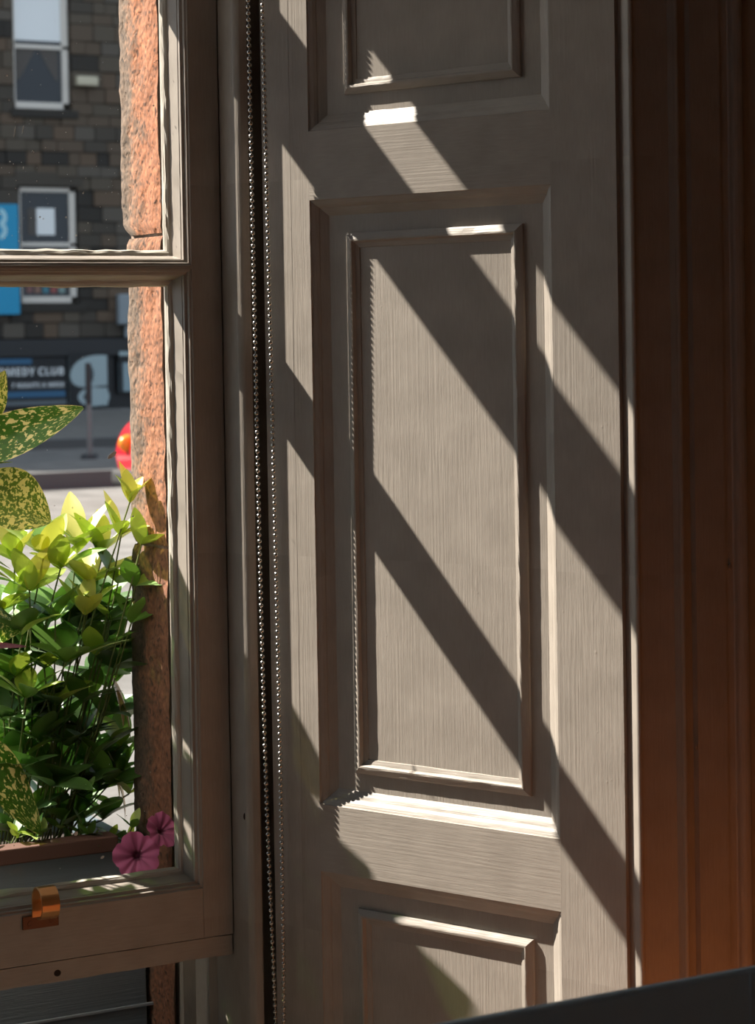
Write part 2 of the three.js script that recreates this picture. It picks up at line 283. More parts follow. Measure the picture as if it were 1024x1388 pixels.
// ---------- architrave on the room wall ----------
const arch = struct(group('trim_1'), 'moulded architrave in shade beside the shutter');
{
  const A = [[0.1622, 0.362]]; const bump = (x0, x1, z0, h) => { for (let i = 0; i <= 8; i++) { const a = Math.PI * (1 - i / 8); A.push([(x0 + x1) / 2 + (x1 - x0) / 2 * Math.cos(a), z0 + h * Math.sin(a)]); } };
  A.push([0.1622, 0.398]); bump(0.1624, 0.1672, 0.3995, 0.003);
  A.push([0.1690, 0.3995], [0.199, 0.4045], [0.2015, 0.409]); bump(0.2018, 0.2065, 0.409, 0.0025); A.push([0.2085, 0.401], [0.219, 0.4015], [0.2205, 0.4065], [0.250, 0.408], [0.2525, 0.4045], [0.2600, 0.4050]);
  bump(0.261, 0.274, 0.406, 0.007); A.push([0.2755, 0.401], [0.335, 0.402], [0.337, 0.388], [0.2, 0.388], [0.2, 0.36]);
  mesh('architrave', plan(A, 0, 2.62), paint, arch);
  mesh('architrave', plan(A.map(([x, z]) => [MX - x, z]).reverse(), 0, 2.62), paint, arch);
  mesh('architrave', box(MX - 0.335, 0.335, 2.62, 2.74, 0.388, 0.41, 0.003, true), paint, arch);
  const knob = (px, py, r) => { const p = atZ(px, py, 0.4065); const g = new THREE.SphereGeometry(r, 8, 6); g.scale(0.8, 1.3, 0.5); mesh('paint_run', g, paint, arch).position.copy(p); };
  knob(990, 768, 0.0022); knob(926, 970, 0.0024); knob(944, 1012, 0.0018); knob(968, 553, 0.0015);
}
// ---------- chair in front of the shutter ----------
const fabric = new THREE.MeshStandardMaterial({ color: lin(0.42, 0.54, 0.6), roughness: 0.7, bumpMap: noiseTex(256, 256, (u, v) => 0.5 + 0.25 * Math.sin(u * 2 * Math.PI * 40) * Math.sin(v * 2 * Math.PI * 40) + 0.3 * N3(u * 120, v * 120, 4)), bumpScale: 0.0006 });
fabric.bumpMap.repeat.set(12, 12);
{
  const ZC = 0.85, top = atZ(850, 1345, ZC).y, p0 = -0.55, p1 = -0.035, c = tag(group('upholstered_chair', scene, [0, 0, 0]), 'dark slate-blue upholstered chair back in front of the shutter', 'chair');
  const bk = mesh('backrest', box(p0, p1, 0.42, top, ZC - 0.009, ZC, 0.0035), fabric, c);
  const seam = atZ(1018, 1335, ZC).x; mesh('seam', box(seam - 0.0006, seam + 0.0006, 0.48, top - 0.002, ZC - 0.0005, ZC + 0.0009, 0.0005), fabric, bk);
  mesh('seat', box(p0, p1, 0.40, 0.47, ZC - 0.009, ZC + 0.42, 0.02), fabric, c);
  const lm = new THREE.MeshStandardMaterial({ color: lin(0.06, 0.03, 0.015), roughness: 0.5 });
  for (const x of [p0 + 0.03, p1 - 0.03]) for (const z of [ZC - 0.02, ZC + 0.38]) { const lg = new THREE.CylinderGeometry(0.018, 0.012, 0.405, 10); lg.translate(x, 0.2025, z); mesh('leg', lg, lm, c); }
}

// ---------- table by the window, below the frame: its sunlit top warms the sash and the architrave ----------
{
  const t = tag(group('wooden_table', scene, [0, 0, 0]), 'low reddish wooden table standing in the sun below the window', 'table'), top = new THREE.MeshStandardMaterial({ color: lin(0.64, 0.19, 0.04), roughness: 0.5 });
  mesh('tabletop', box(-0.02, 0.62, 0.495, 0.53, 0.47, 0.79, 0.006, true), top, t);
  for (const x of [0.02, 0.58]) for (const z of [0.50, 0.76]) { const g = new THREE.CylinderGeometry(0.022, 0.016, 0.495, 12); g.translate(x, 0.2475, z); mesh('leg', g, top, t); }
}
// ---------- outside: stone reveal ----------
function stoneTex(base, crust, sd, edge) {
  return noiseTex(256, 512, (u, v) => {
    const n = fbm(u * 3, v * 16, sd) , n2 = fbm(u * 18, v * 110, sd + 9, 3), w = THREE.MathUtils.smoothstep(u + n * 0.45 + n2 * 0.25, edge - 0.26, edge + 0.22), k = 1 + n2 * 0.5 + n * 0.25;
    const pit = fbm(u * 14, v * 84, sd + 20, 2) > 0.24 ? 0.62 : 1;
    return [0, 1, 2].map((c) => (crust[c] * (1 - w) + base[c] * w) * k * pit);
  }, true);
}
const reveal = struct(group('wall_exterior'), 'weathered orange sandstone reveal outside the window');
{
  const bump = noiseTex(256, 512, (u, v) => 0.5 + 0.5 * fbm(u * 13, v * 78, 50, 4) - (fbm(u * 11, v * 66, 61, 3) > 0.2 ? 0.22 : 0));
  const tex = [stoneTex([0.56, 0.365, 0.255], [0.40, 0.335, 0.28], 3, 0.45), stoneTex([0.52, 0.345, 0.245], [0.40, 0.335, 0.28], 17, 0.42), stoneTex([0.45, 0.30, 0.215], [0.34, 0.29, 0.245], 31, 0.42)];
  const mats = tex.map((t) => new THREE.MeshStandardMaterial({ map: t, bumpMap: bump, bumpScale: 0.002, roughness: 0.95 }));
  const yj = [0.30, atZ(232, 742, -0.125).y, atZ(225, 318, -0.13).y, 1.95, 2.5];
  for (let i = 0; i < 4; i++) {
    const y0 = yj[i] + 0.0015, y1 = yj[i + 1] - 0.0015, nz = 26, ny = Math.round((y1 - y0) / 0.006), dz = i === 1 ? 0.006 : i === 2 ? -0.004 : 0;
    const g = new THREE.PlaneGeometry(1, 1, nz, ny), P = g.attributes.position;
    for (let k = 0; k < P.count; k++) {
      const a = P.getX(k) + 0.5, v = P.getY(k) + 0.5; let y = y0 + v * (y1 - y0), z, x;
      // a runs outer return (0..0.3), arris, reveal face (0.3..1)
      const rough = fbm(a * 6, y * 25, i * 5, 4) * 0.0045, arr = 0.006 * N3(1, y * 22, i * 3) + 0.003 * N3(4, y * 70, i);
      const nearEnd = Math.min(v, 1 - v) * (y1 - y0), chip = Math.max(0, 0.012 - nearEnd) * (i === 2 && v < 0.5 ? 1.3 : 0.35);
      if (a < 0.3) { z = -0.212 + arr + chip + dz; x = -0.047 + (0.3 - a) / 0.3 * 0.09; z += rough; if (a > 0.22) { z += (a - 0.22) * 0.02; } }
      else { const q = (a - 0.3) / 0.7; z = -0.210 + arr * (1 - q) + (chip + dz) * (1 - q) + q * 0.088; x = -0.049 + q * 0.007 + rough + (q < 0.08 ? (0.08 - q) * 0.06 : 0) + Math.max(0, 0.004 - nearEnd) * 0.6; }
      P.setXYZ(k, x, y, z);
      g.attributes.uv.setXY(k, a < 0.3 ? 0.02 + a * 0.1 : (a - 0.3) / 0.7, y * 1.7);
    }
    g.computeVertexNormals(); mesh('stone_block', g, mats[[2, 1, 0, 1][i]], reveal);
    const gl = g.clone(); gl.scale(-1, 1, 1); gl.translate(MX, 0, 0); mesh('stone_block', gl, mats[[2, 1, 0, 1][i]], reveal);
  }
  mesh('mortar', box(-0.040, 0.04, 0.3, 2.5, -0.205, -0.135), masonry, reveal); mesh('mortar', box(MX - 0.04, MX + 0.040, 0.3, 2.5, -0.205, -0.135), masonry, reveal);
  mesh('stone_sill', box(MX - 0.1, 0.1, 0.40, 0.492, -0.42, -0.02, 0.006), mats[2], reveal);
}

// ---------- street ----------
const asphaltTex = noiseTex(512, 512, (u, v) => { const n = fbm(u * 12, v * 12, 6) * 0.16 + N3(u * 300, v * 300, 3) * 0.08; return [0.39 + n, 0.38 + n, 0.365 + n]; }, true); asphaltTex.repeat.set(1 / 4, 1 / 4);
const asphalt = new THREE.MeshStandardMaterial({ map: asphaltTex, roughness: 0.9 });
const flagTex = noiseTex(256, 256, (u, v) => { const n = fbm(u * 8, v * 8, 16) * 0.12; return [0.41 + n, 0.40 + n, 0.38 + n]; }, true); flagTex.repeat.set(0.5, 0.5);
const flags = new THREE.MeshStandardMaterial({ map: flagTex, roughness: 0.9 });
const ZFAC = -38.6;
const gZ = (px, py) => atGround(px, py).z;
struct(mesh('road', box(-45, 60, -0.3, -0.1, gZ(100, 588), -3.2), asphalt), 'grey asphalt road across the street');
struct(mesh('pavement', box(-45, 60, -0.3, -0.02, -3.2, -0.2), flags));
struct(mesh('pavement', box(-45, 60, -0.3, 0, ZFAC, gZ(100, 596)), flags));
const kerbMat = new THREE.MeshStandardMaterial({ color: lin(0.09, 0.09, 0.088), roughness: 0.9 });
struct(mesh('kerb', box(-45, 60, -0.3, 0.02, gZ(100, 596), gZ(100, 596) + 0.3), kerbMat));
const island = struct(group('traffic_island'), 'kerbed paved strip in the middle of the road');
mesh('island_kerb', box(-45, 60, -0.2, 0.06, gZ(60, 650) - 0.2, gZ(60, 650)), kerbMat, island); mesh('island_paving', box(-45, 60, -0.2, 0.05, gZ(60, 632), gZ(60, 650) - 0.2), flags, island);
const white = new THREE.MeshStandardMaterial({ color: lin(0.6, 0.6, 0.56), roughness: 0.8 });
struct(mesh('road_marking', box(-45, 60, -0.1, -0.096, -6.0, -5.85), white), 'white line painted along the road');
// ---------- tenement across the street ----------
const bld = tag(group('tenement_building', scene, [0, 0, 0]), 'dark soot-stained stone tenement across the street', 'building');
const W = (px, py) => atZ(px, py, ZFAC);
const stoneMats = [[0.068, 0.058, 0.045], [0.098, 0.08, 0.058], [0.105, 0.078, 0.054], [0.038, 0.034, 0.028], [0.12, 0.084, 0.056], [0.105, 0.09, 0.071]].map((c) => new THREE.MeshStandardMaterial({ color: lin(...c), roughness: 0.95 }));
const joint = new THREE.MeshStandardMaterial({ color: lin(0.026, 0.025, 0.023), roughness: 1 });
const frameMat = new THREE.MeshStandardMaterial({ color: lin(0.68, 0.63, 0.55), roughness: 0.6 });
const darkGlass = new THREE.MeshPhysicalMaterial({ color: lin(0.02, 0.024, 0.028), roughness: 0.06, ior: 1.5 });
const blindCloth = new THREE.MeshStandardMaterial({ color: lin(0.84, 0.86, 0.84), roughness: 0.8 });
const curtain = new THREE.MeshStandardMaterial({ color: lin(0.10, 0.09, 0.08), roughness: 0.95 });
const wins = [];
{
  const u0 = W(21, 146), u1 = W(95, 146), a = W(30, 411), b = W(106, 411), wtop = W(60, 254).y, w = (u1.x - u0.x);
  wins.push([u0.x, u1.x, u0.y, u0.y + 2.35, 0], [a.x, b.x, a.y, wtop, 1]);
  for (const dx of [-2.9, 2.9]) { wins.push([u0.x + dx, u1.x + dx, u0.y, u0.y + 2.35, 2], [a.x + dx, b.x + dx, a.y, wtop, 2]); }
}
const yShop = W(60, 462).y + 0.05, margin = 0.14;
mesh('wall_core', box(-12, 32, 0, 26.5, ZFAC - 9, ZFAC - 0.12), joint, bld);
const hit = (x0, x1, y0, y1) => wins.some(([a, b, c, d]) => x1 > a - 0.05 && x0 < b + 0.05 && y1 > c - 0.12 && y0 < d + 0.16);
const view = { x0: W(-8, 300).x, x1: W(192, 300).x, y1: W(90, -15).y };
const rest = stoneMats.map(() => []); let nst = 0;
const stoneGeo = new RoundedBoxGeometry(1, 1, 1, 1, 0.06);
for (let y = yShop, row = 0; y < 12; row++) {
  const h = rr(0.20, 0.33);
  for (let x = 6.5; x < 22;) {
    let w = rr(0.22, 0.62); const y0 = y, y1 = y + h;
    let x1 = x + w;
    for (const [a, b, c, d] of wins) if (y1 > c - 0.1 && y0 < d + 0.15) { if (x < a - 0.03 && x1 > a - 0.03 - 0.12) x1 = a - 0.03; if (x >= a - 0.04 && x < b) { x = b + 0.03; x1 = x + w; } }
    if (x1 - x > 0.06 && !hit(x + 0.06, x1 - 0.06, y0 + 0.02, y1 - 0.02)) {
      const m = Math.floor(rnd() * 6), g = 0.012, dz = rr(-0.02, 0.03), cx = (x + x1) / 2, cy = (y0 + y1) / 2, sx = x1 - x - g, sy = h - g;
      if (x1 > view.x0 && x < view.x1 && y0 < view.y1 && nst < 300) { nst++; const s = mesh('stone', stoneGeo, stoneMats[m], bld); s.position.set(cx, cy, ZFAC - 0.06 + dz); s.scale.set(sx, sy, 0.16); }
      else { const q = new THREE.BoxGeometry(sx, sy, 0.16); q.translate(cx, cy, ZFAC - 0.06 + dz); rest[m].push(q); }
    }
    x = x1;
  }
  y += h;
}
rest.forEach((l, i) => { if (l.length) mesh('stonework', mergeGeometries(l), stoneMats[i], bld).userData.kind = 'stuff'; });
for (const [x0, x1, y0, y1, kind] of wins) {
  const wg = group('window', bld), z = ZFAC - 0.05, f = 0.085, ym = kind === 1 ? W(60, 332).y : y0 + (y1 - y0) * 0.5, xl = 0.03;
  const F = (a, b, c, d, zz = z) => mesh('window_frame', box(a, b, c, d, zz - 0.06, zz, 0.01), frameMat, wg);
  F(x0, x0 + xl, y0, y1); F(x1 - f * 1.5, x1, y0, y1); F(x0, x1, y0, y0 + f * 1.5); F(x0, x1, y1 - f, y1); F(x0, x1, ym - 0.03, ym + 0.05);
  mesh('lintel', box(x0 - 0.1, x1 + 0.15, y1 + 0.02, y1 + 0.3, ZFAC - 0.1, ZFAC + 0.03, 0.02), stoneMats[0], wg);
  mesh('window_sill', box(x0 - 0.1, x1 + 0.15, y0 - 0.18, y0 - 0.02, ZFAC - 0.1, ZFAC + 0.07, 0.02), stoneMats[3], wg);
  mesh('pane', box(x0, x1, y0, ym, z - 0.11, z - 0.045), darkGlass, wg); mesh('pane', box(x0, x1, ym, y1, z - 0.11, z - 0.045), darkGlass, wg);
  if (kind === 0) {
    mesh('blind', box(x0 + 0.04, x1 - 0.13, ym + 0.13, y1 - 0.1, z - 0.045, z - 0.035), blindCloth, wg);
    for (const s of [0, 1]) { const q = new THREE.Shape(), w = x1 - x0, a = s ? x1 - 0.2 : x0 + 0.06, d = s ? -1 : 1; q.moveTo(a, ym - 0.03); q.lineTo(a + d * w * 0.36, ym - 0.03); q.quadraticCurveTo(a + d * w * 0.22, ym - 0.3, a + d * 0.05, ym - 0.62); q.lineTo(a, ym - 0.62); const e = new THREE.ExtrudeGeometry(q, { depth: 0.008, bevelEnabled: false }); e.translate(0, 0, z - 0.045); mesh('curtain', e, curtain, wg); }
  } else if (kind === 1) {
    const a = W(52, 318), b = W(76, 282); mesh('paper_notice', box(a.x, b.x, a.y, b.y, z - 0.045, z - 0.035), blindCloth, wg);
    const c = W(40, 318), d = W(51, 282); mesh('curtain', box(c.x, d.x, c.y, d.y, z - 0.045, z - 0.036), curtain, wg);
    const cols = [[0.22, 0.10, 0.09], [0.25, 0.14, 0.1], [0.06, 0.2, 0.25], [0.3, 0.08, 0.07], [0.2, 0.3, 0.28]];
    cols.forEach((k, i) => { const p = W(38 + i * 11, 397), q = W(46 + i * 11, 386); mesh('ornament', box(p.x, q.x, p.y, q.y, z - 0.045, z - 0.03, 0.02), new THREE.MeshStandardMaterial({ color: lin(...k), roughness: 0.7 }), wg); });
  }
}
// shopfront at street level
const shopDark = new THREE.MeshStandardMaterial({ color: lin(0.012, 0.013, 0.014), roughness: 0.35 });
mesh('shopfront', box(4, 26, 0, yShop - 0.3, ZFAC - 0.12, ZFAC - 0.04), shopDark, bld);
mesh('fascia', box(4, 26, yShop - 0.36, yShop - 0.02, ZFAC - 0.12, ZFAC + 0.10, 0.02), shopDark, bld);
for (let i = 0; i < 9; i++) { const x = 6.3 + i * 1.9 + 0.05; mesh('pilaster', box(x, x + 0.14, 0, yShop - 0.36, ZFAC - 0.05, ZFAC + 0.02, 0.01), shopDark, bld); }
// flat print
function print(w, h, draw) { const c = document.createElement('canvas'); c.width = w; c.height = h; const x = c.getContext('2d'); draw(x, w, h); const t = new THREE.CanvasTexture(c); t.colorSpace = THREE.SRGBColorSpace; return new THREE.MeshStandardMaterial({ map: t, roughness: 0.6 }); }
function panel(name, a, b, mat, label, category, zf = ZFAC + 0.09) {
  const g = new THREE.BoxGeometry(b.x - a.x, a.y - b.y, 0.03); g.translate((a.x + b.x) / 2, (a.y + b.y) / 2, zf); return tag(mesh(name, g, mat), label, category);
}
panel('shop_sign', W(-60, 488), W(88, 548), print(768, 320, (x, w, h) => {
  x.fillStyle = '#14181b'; x.fillRect(0, 0, w, h); x.fillStyle = '#2f5f80'; x.fillRect(0, 0, w * 0.68, h * 0.12); x.fillRect(0, h * 0.70, w * 0.99, h * 0.13);
  x.fillStyle = '#5d666a'; x.fillRect(0, h * 0.9, w, h * 0.1);
  x.fillStyle = '#dfe3e2'; x.textAlign = 'right'; x.textBaseline = 'middle'; x.font = 'bold 76px sans-serif'; x.fillText('COMEDY CLUB', w - 12, h * 0.28); x.font = 'bold 46px sans-serif'; x.fillText('7 NIGHTS A WEEK', w - 12, h * 0.57);
}), 'dark shop sign reading COMEDY CLUB between blue bands', 'sign');
panel('poster', W(90, 478), W(146, 552), print(256, 340, (x, w, h) => {
  x.fillStyle = '#15191b'; x.fillRect(0, 0, w, h); x.fillStyle = '#9fb0b2'; x.beginPath(); x.moveTo(w * 0.96, h * 0.06); x.bezierCurveTo(w * 0.3, h * 0.0, 0, h * 0.25, w * 0.04, h * 0.45); x.bezierCurveTo(w * 0.1, h * 0.66, w * 0.4, h * 0.62, w * 0.55, h * 0.62); x.lineTo(w * 0.96, h * 0.6); x.fill();
  x.beginPath(); x.ellipse(w * 0.62, h * 0.8, w * 0.4, h * 0.17, 0, 0, 7); x.fill(); x.fillRect(w * 0.6, h * 0.64, w * 0.36, h * 0.32);
  x.fillStyle = '#2b373b'; x.beginPath(); x.ellipse(w * 0.52, h * 0.4, w * 0.1, h * 0.16, 0, 0, 7); x.fill(); x.beginPath(); x.ellipse(w * 0.42, h * 0.8, w * 0.07, h * 0.06, 0, 0, 7); x.fill();
}), 'black poster with a pale rounded emblem beside the comedy sign', 'poster');
panel('poster', W(158, 474), W(196, 532), print(192, 288, (x, w, h) => {
  x.fillStyle = '#161b1d'; x.fillRect(0, 0, w, h); x.fillStyle = '#8da2a8'; x.fillRect(w * 0.15, h * 0.3, w * 0.8, h * 0.66); x.fillStyle = '#9fb0b2'; x.fillRect(w * 0.02, h * 0.04, w * 0.4, h * 0.1); x.fillRect(w * 0.5, h * 0.04, w * 0.3, h * 0.1); x.fillStyle = '#34485a'; x.beginPath(); x.ellipse(w * 0.55, h * 0.55, w * 0.16, h * 0.1, 0, 0, 7); x.fill();
}), 'black poster with a pale blue sheet at the edge of the stone reveal', 'poster');
panel('banner', W(-75, 276), W(24, 426), print(256, 320, (x, w, h) => {
  x.fillStyle = '#1f93bd'; x.fillRect(0, 0, w, h); x.strokeStyle = '#a9d4de'; x.lineWidth = 16; x.beginPath(); x.arc(w * 0.74, h * 0.12, 18, -1.6, 1.6); x.stroke(); x.beginPath(); x.arc(w * 0.74, h * 0.24, 18, -1.6, 1.6); x.stroke();
}), 'bright blue banner hanging beside the lower tenement window', 'banner', ZFAC + 0.13);
{ const a = W(100, 104), b = W(129, 118); tag(mesh('wall_light', box(a.x, b.x, b.y, a.y, ZFAC + 0.075, ZFAC + 0.2, 0.03), new THREE.MeshStandardMaterial({ color: lin(0.55, 0.5, 0.36), roughness: 0.5 })), 'small cream box fixed to the stone beside the upper window', 'wall box'); }
{ const a = W(155, 399), b = W(182, 440), g = group('alarm_box'); tag(g, 'pale grey box fixed low on the tenement wall', 'wall box'); const m = new THREE.MeshStandardMaterial({ color: lin(0.24, 0.28, 0.3), roughness: 0.5 }); mesh('cover', box(a.x, b.x, b.y, a.y, ZFAC + 0.075, ZFAC + 0.25, 0.03), m, g); const c = W(166, 442), d = W(176, 458); mesh('conduit', box(c.x, d.x, d.y, c.y + 0.02, ZFAC + 0.075, ZFAC + 0.16, 0.02), m, g); }
{ const p = atGround(122, 622), g = group('street_post', scene, [p.x, 0, p.z]); tag(g, 'slim dark-topped metal post standing on the pavement', 'post'); const ht = atZ(122, 492, p.z).y, hm = atZ(122, 548, p.z).y; const c1 = new THREE.CylinderGeometry(0.028, 0.032, hm, 14); c1.translate(0, hm / 2, 0); mesh('shaft', c1, new THREE.MeshStandardMaterial({ color: lin(0.2, 0.19, 0.18), roughness: 0.4, metalness: 0.5 }), g); const c2 = new THREE.CylinderGeometry(0.034, 0.034, ht - hm, 14); c2.translate(0, (ht + hm) / 2, 0); mesh('sleeve', c2, shopDark, g); const c3 = new THREE.CylinderGeometry(0.09, 0.1, 0.05, 16); c3.translate(0, 0.025, 0); mesh('foot', c3, shopDark, g); }
// red car, its nose just showing past the stone
{
  const nose = atGround(262, 690), car = tag(group('car', scene, [nose.x, -0.1, nose.z]), 'bright red car parked across the street with an orange indicator', 'car');
  const red = new THREE.MeshPhysicalMaterial({ color: lin(0.62, 0.012, 0.025), roughness: 0.3, clearcoat: 1 }), rub = new THREE.MeshStandardMaterial({ color: lin(0.015, 0.015, 0.015), roughness: 0.8 });
  const s = new THREE.Shape(); s.moveTo(0.04, 0.26); s.lineTo(0.0, 0.45); s.quadraticCurveTo(0.02, 0.62, 0.12, 0.68); s.quadraticCurveTo(0.5, 0.80, 0.95, 0.86); s.quadraticCurveTo(1.5, 1.36, 1.9, 1.40); s.lineTo(2.9, 1.38); s.quadraticCurveTo(3.4, 1.3, 3.6, 0.9); s.lineTo(3.66, 0.5); s.lineTo(3.6, 0.26); s.lineTo(0.04, 0.26);
  const bg = new THREE.ExtrudeGeometry(s, { depth: 1.5, bevelEnabled: true, bevelSize: 0.06, bevelThickness: 0.07, bevelSegments: 3 }); bg.translate(0.06, 0, -1.57); mesh('body', toCreasedNormals(bg, 0.6), red, car);
  for (const x of [0.72, 3.0]) for (const z of [-0.05, -1.5]) { const w = new THREE.CylinderGeometry(0.3, 0.3, 0.2, 24); w.rotateX(Math.PI / 2); w.translate(x, 0.3, z); mesh('wheel', w, rub, car); }
  const ws = new THREE.Shape(); ws.moveTo(1.1, 0.92); ws.lineTo(1.65, 1.3); ws.lineTo(2.8, 1.3); ws.lineTo(3.2, 0.92); const wg = new THREE.ExtrudeGeometry(ws, { depth: 0.02, bevelEnabled: false }); wg.translate(0, 0, 0.0); mesh('side_window', wg, darkGlass, car);
  const lamp = new THREE.SphereGeometry(0.09, 14, 10); lamp.scale(0.9, 0.8, 0.6); lamp.translate(0.02, 0.55, -1.36); mesh('indicator_lamp', lamp, new THREE.MeshPhysicalMaterial({ color: lin(0.85, 0.26, 0.01), roughness: 0.25 }), car);
  const hl = new THREE.SphereGeometry(0.11, 14, 10); hl.scale(0.9, 0.7, 0.7); hl.translate(0.03, 0.66, -1.1); mesh('head_lamp', hl, red, car);
  mesh('bumper', box(-0.05, 0.25, 0.2, 0.34, -1.6, 0.04, 0.05), rub, car);
}

// ---------- planter and plants on the outer sill ----------
const ZP = -0.172;
{
  const p = tag(group('window_box', scene, [0, 0, 0]), 'dark slate-grey window box with a brown rim on the stone sill', 'planter');
  const slate = new THREE.MeshStandardMaterial({ color: lin(0.12, 0.15, 0.17), roughness: 0.55, bumpMap: brush, bumpScale: 0.0005 }), rim = new THREE.MeshStandardMaterial({ color: lin(0.10, 0.045, 0.03), roughness: 0.8 });
  const x0 = -1.0, x1 = -0.052, y0 = 0.494, y1 = 0.742, z0 = -0.37;
  mesh('front_board', box(x0, x1, y0, y1, ZP - 0.016, ZP, 0.002, true), slate, p); mesh('back_board', box(x0, x1, y0, y1, z0, z0 + 0.016, 0.002, true), slate, p);
  mesh('end_board', box(x1 - 0.016, x1 - 0.0005, y0, y1, z0 + 0.016, ZP - 0.016), slate, p); mesh('end_board', box(x0, x0 + 0.016, y0, y1, z0 + 0.016, ZP - 0.016), slate, p);
  mesh('rim', box(x0, x1 - 0.03, y1 - 0.004, y1 + 0.012, ZP - 0.02, ZP + 0.006, 0.002, true), rim, p);
  mesh('soil', box(x0 + 0.01, x1 - 0.01, y0, y1 - 0.02, z0 + 0.01, ZP - 0.01), new THREE.MeshStandardMaterial({ color: lin(0.03, 0.02, 0.014), roughness: 1 }), p);
  const a = atZ(60, 1384, ZP), b = atZ(219, 1371, ZP); const line = new THREE.MeshStandardMaterial({ color: lin(0.22, 0.25, 0.27), roughness: 0.6 });
  mesh('beading', box(x0 + 0.05, b.x, a.y - 0.0016, a.y + 0.0016, ZP - 0.001, ZP + 0.002, 0.0007), line, p); mesh('beading', box(b.x - 0.003, b.x, y0 + 0.02, a.y, ZP - 0.001, ZP + 0.002, 0.0007), line, p);
}
const leafMat = (r, g, b, t, o = {}) => new THREE.MeshPhysicalMaterial({ color: lin(r, g, b), roughness: 0.52, transmission: t, thickness: 0, side: THREE.DoubleSide, ...o });
// leaf blade: base at the origin, growing along +x, upper side +y
function blade(len, wid, shape = 0.55, curl = 0.15, fold = 0.2, nu = 8, nv = 4, wavy = 0) {
  const pos = [], uv = [], idx = [];
  for (let i = 0; i <= nu; i++) { const t = i / nu, w = wid / 2 * Math.pow(Math.sin(Math.PI * Math.pow(t * 0.985 + 0.008, shape)), 0.85) + 0.0006;
    for (let j = 0; j <= nv; j++) { const s = j / nv * 2 - 1; pos.push(t * len, Math.abs(s) * w * fold - curl * len * t * t + wavy * w * Math.sin(t * 9 + s * 2) * Math.abs(s), s * w); uv.push(t, j / nv); } }
  for (let i = 0; i < nu; i++) for (let j = 0; j < nv; j++) { const a = i * (nv + 1) + j, b = a + nv + 1; idx.push(a, a + 1, b, b, a + 1, b + 1); }
  const g = new THREE.BufferGeometry(); g.setAttribute('position', new THREE.Float32BufferAttribute(pos, 3)); g.setAttribute('uv', new THREE.Float32BufferAttribute(uv, 2)); g.setIndex(idx); g.computeVertexNormals(); return g;
}
function aim(o, p, dir, roll = 0, scale = 1) {
  const x = dir.clone().normalize(); let z = x.clone().cross(V(0, 1, 0)); if (z.length() < 0.05) z = V(0, 0, 1); z.normalize(); const y = z.clone().cross(x);
  o.quaternion.setFromRotationMatrix(new THREE.Matrix4().makeBasis(x, y, z)).multiply(new THREE.Quaternion().setFromAxisAngle(V(1, 0, 0), roll)); o.position.copy(p); o.scale.setScalar(scale); return o;
}
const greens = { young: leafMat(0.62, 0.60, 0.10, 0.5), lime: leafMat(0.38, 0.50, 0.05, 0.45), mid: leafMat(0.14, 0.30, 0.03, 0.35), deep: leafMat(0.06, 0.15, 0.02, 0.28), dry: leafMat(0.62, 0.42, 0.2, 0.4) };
const stemMat = new THREE.MeshStandardMaterial({ color: lin(0.10, 0.12, 0.03), roughness: 0.8 });
const lobes = [blade(0.050, 0.022, 0.95, 0.16, 0.16, 8, 4), blade(0.043, 0.020, 1.0, 0.28, 0.22, 8, 4), blade(0.056, 0.021, 0.9, 0.10, 0.1, 8, 4, 0.06)];
function stem(parent, a, b, r, bend = V(0, 0, 0)) { const c = new THREE.CatmullRomCurve3([a, a.clone().lerp(b, 0.5).add(bend), b]); mesh('stem', new THREE.TubeGeometry(c, 8, r, 5), stemMat, parent); }
function rosette(parent, p, dir, n, mats, size, spread) {
  const d = dir.clone().normalize(), t1 = d.clone().cross(Math.abs(d.y) > 0.9 ? V(1, 0, 0) : V(0, 1, 0)).normalize(), t2 = d.clone().cross(t1), ph = rnd() * 6.28;
  for (let i = 0; i < n; i++) { const a = ph + i / n * 6.283 + rr(-0.3, 0.3), sp = spread * rr(0.7, 1.25); const ld = d.clone().addScaledVector(t1, Math.cos(a) * sp).addScaledVector(t2, Math.sin(a) * sp);
    aim(mesh('leaf', lobes[Math.floor(rnd() * 3)], mats[Math.floor(rnd() * mats.length)], parent), p, ld, rr(-0.5, 0.5), size * rr(0.8, 1.15)); }
}
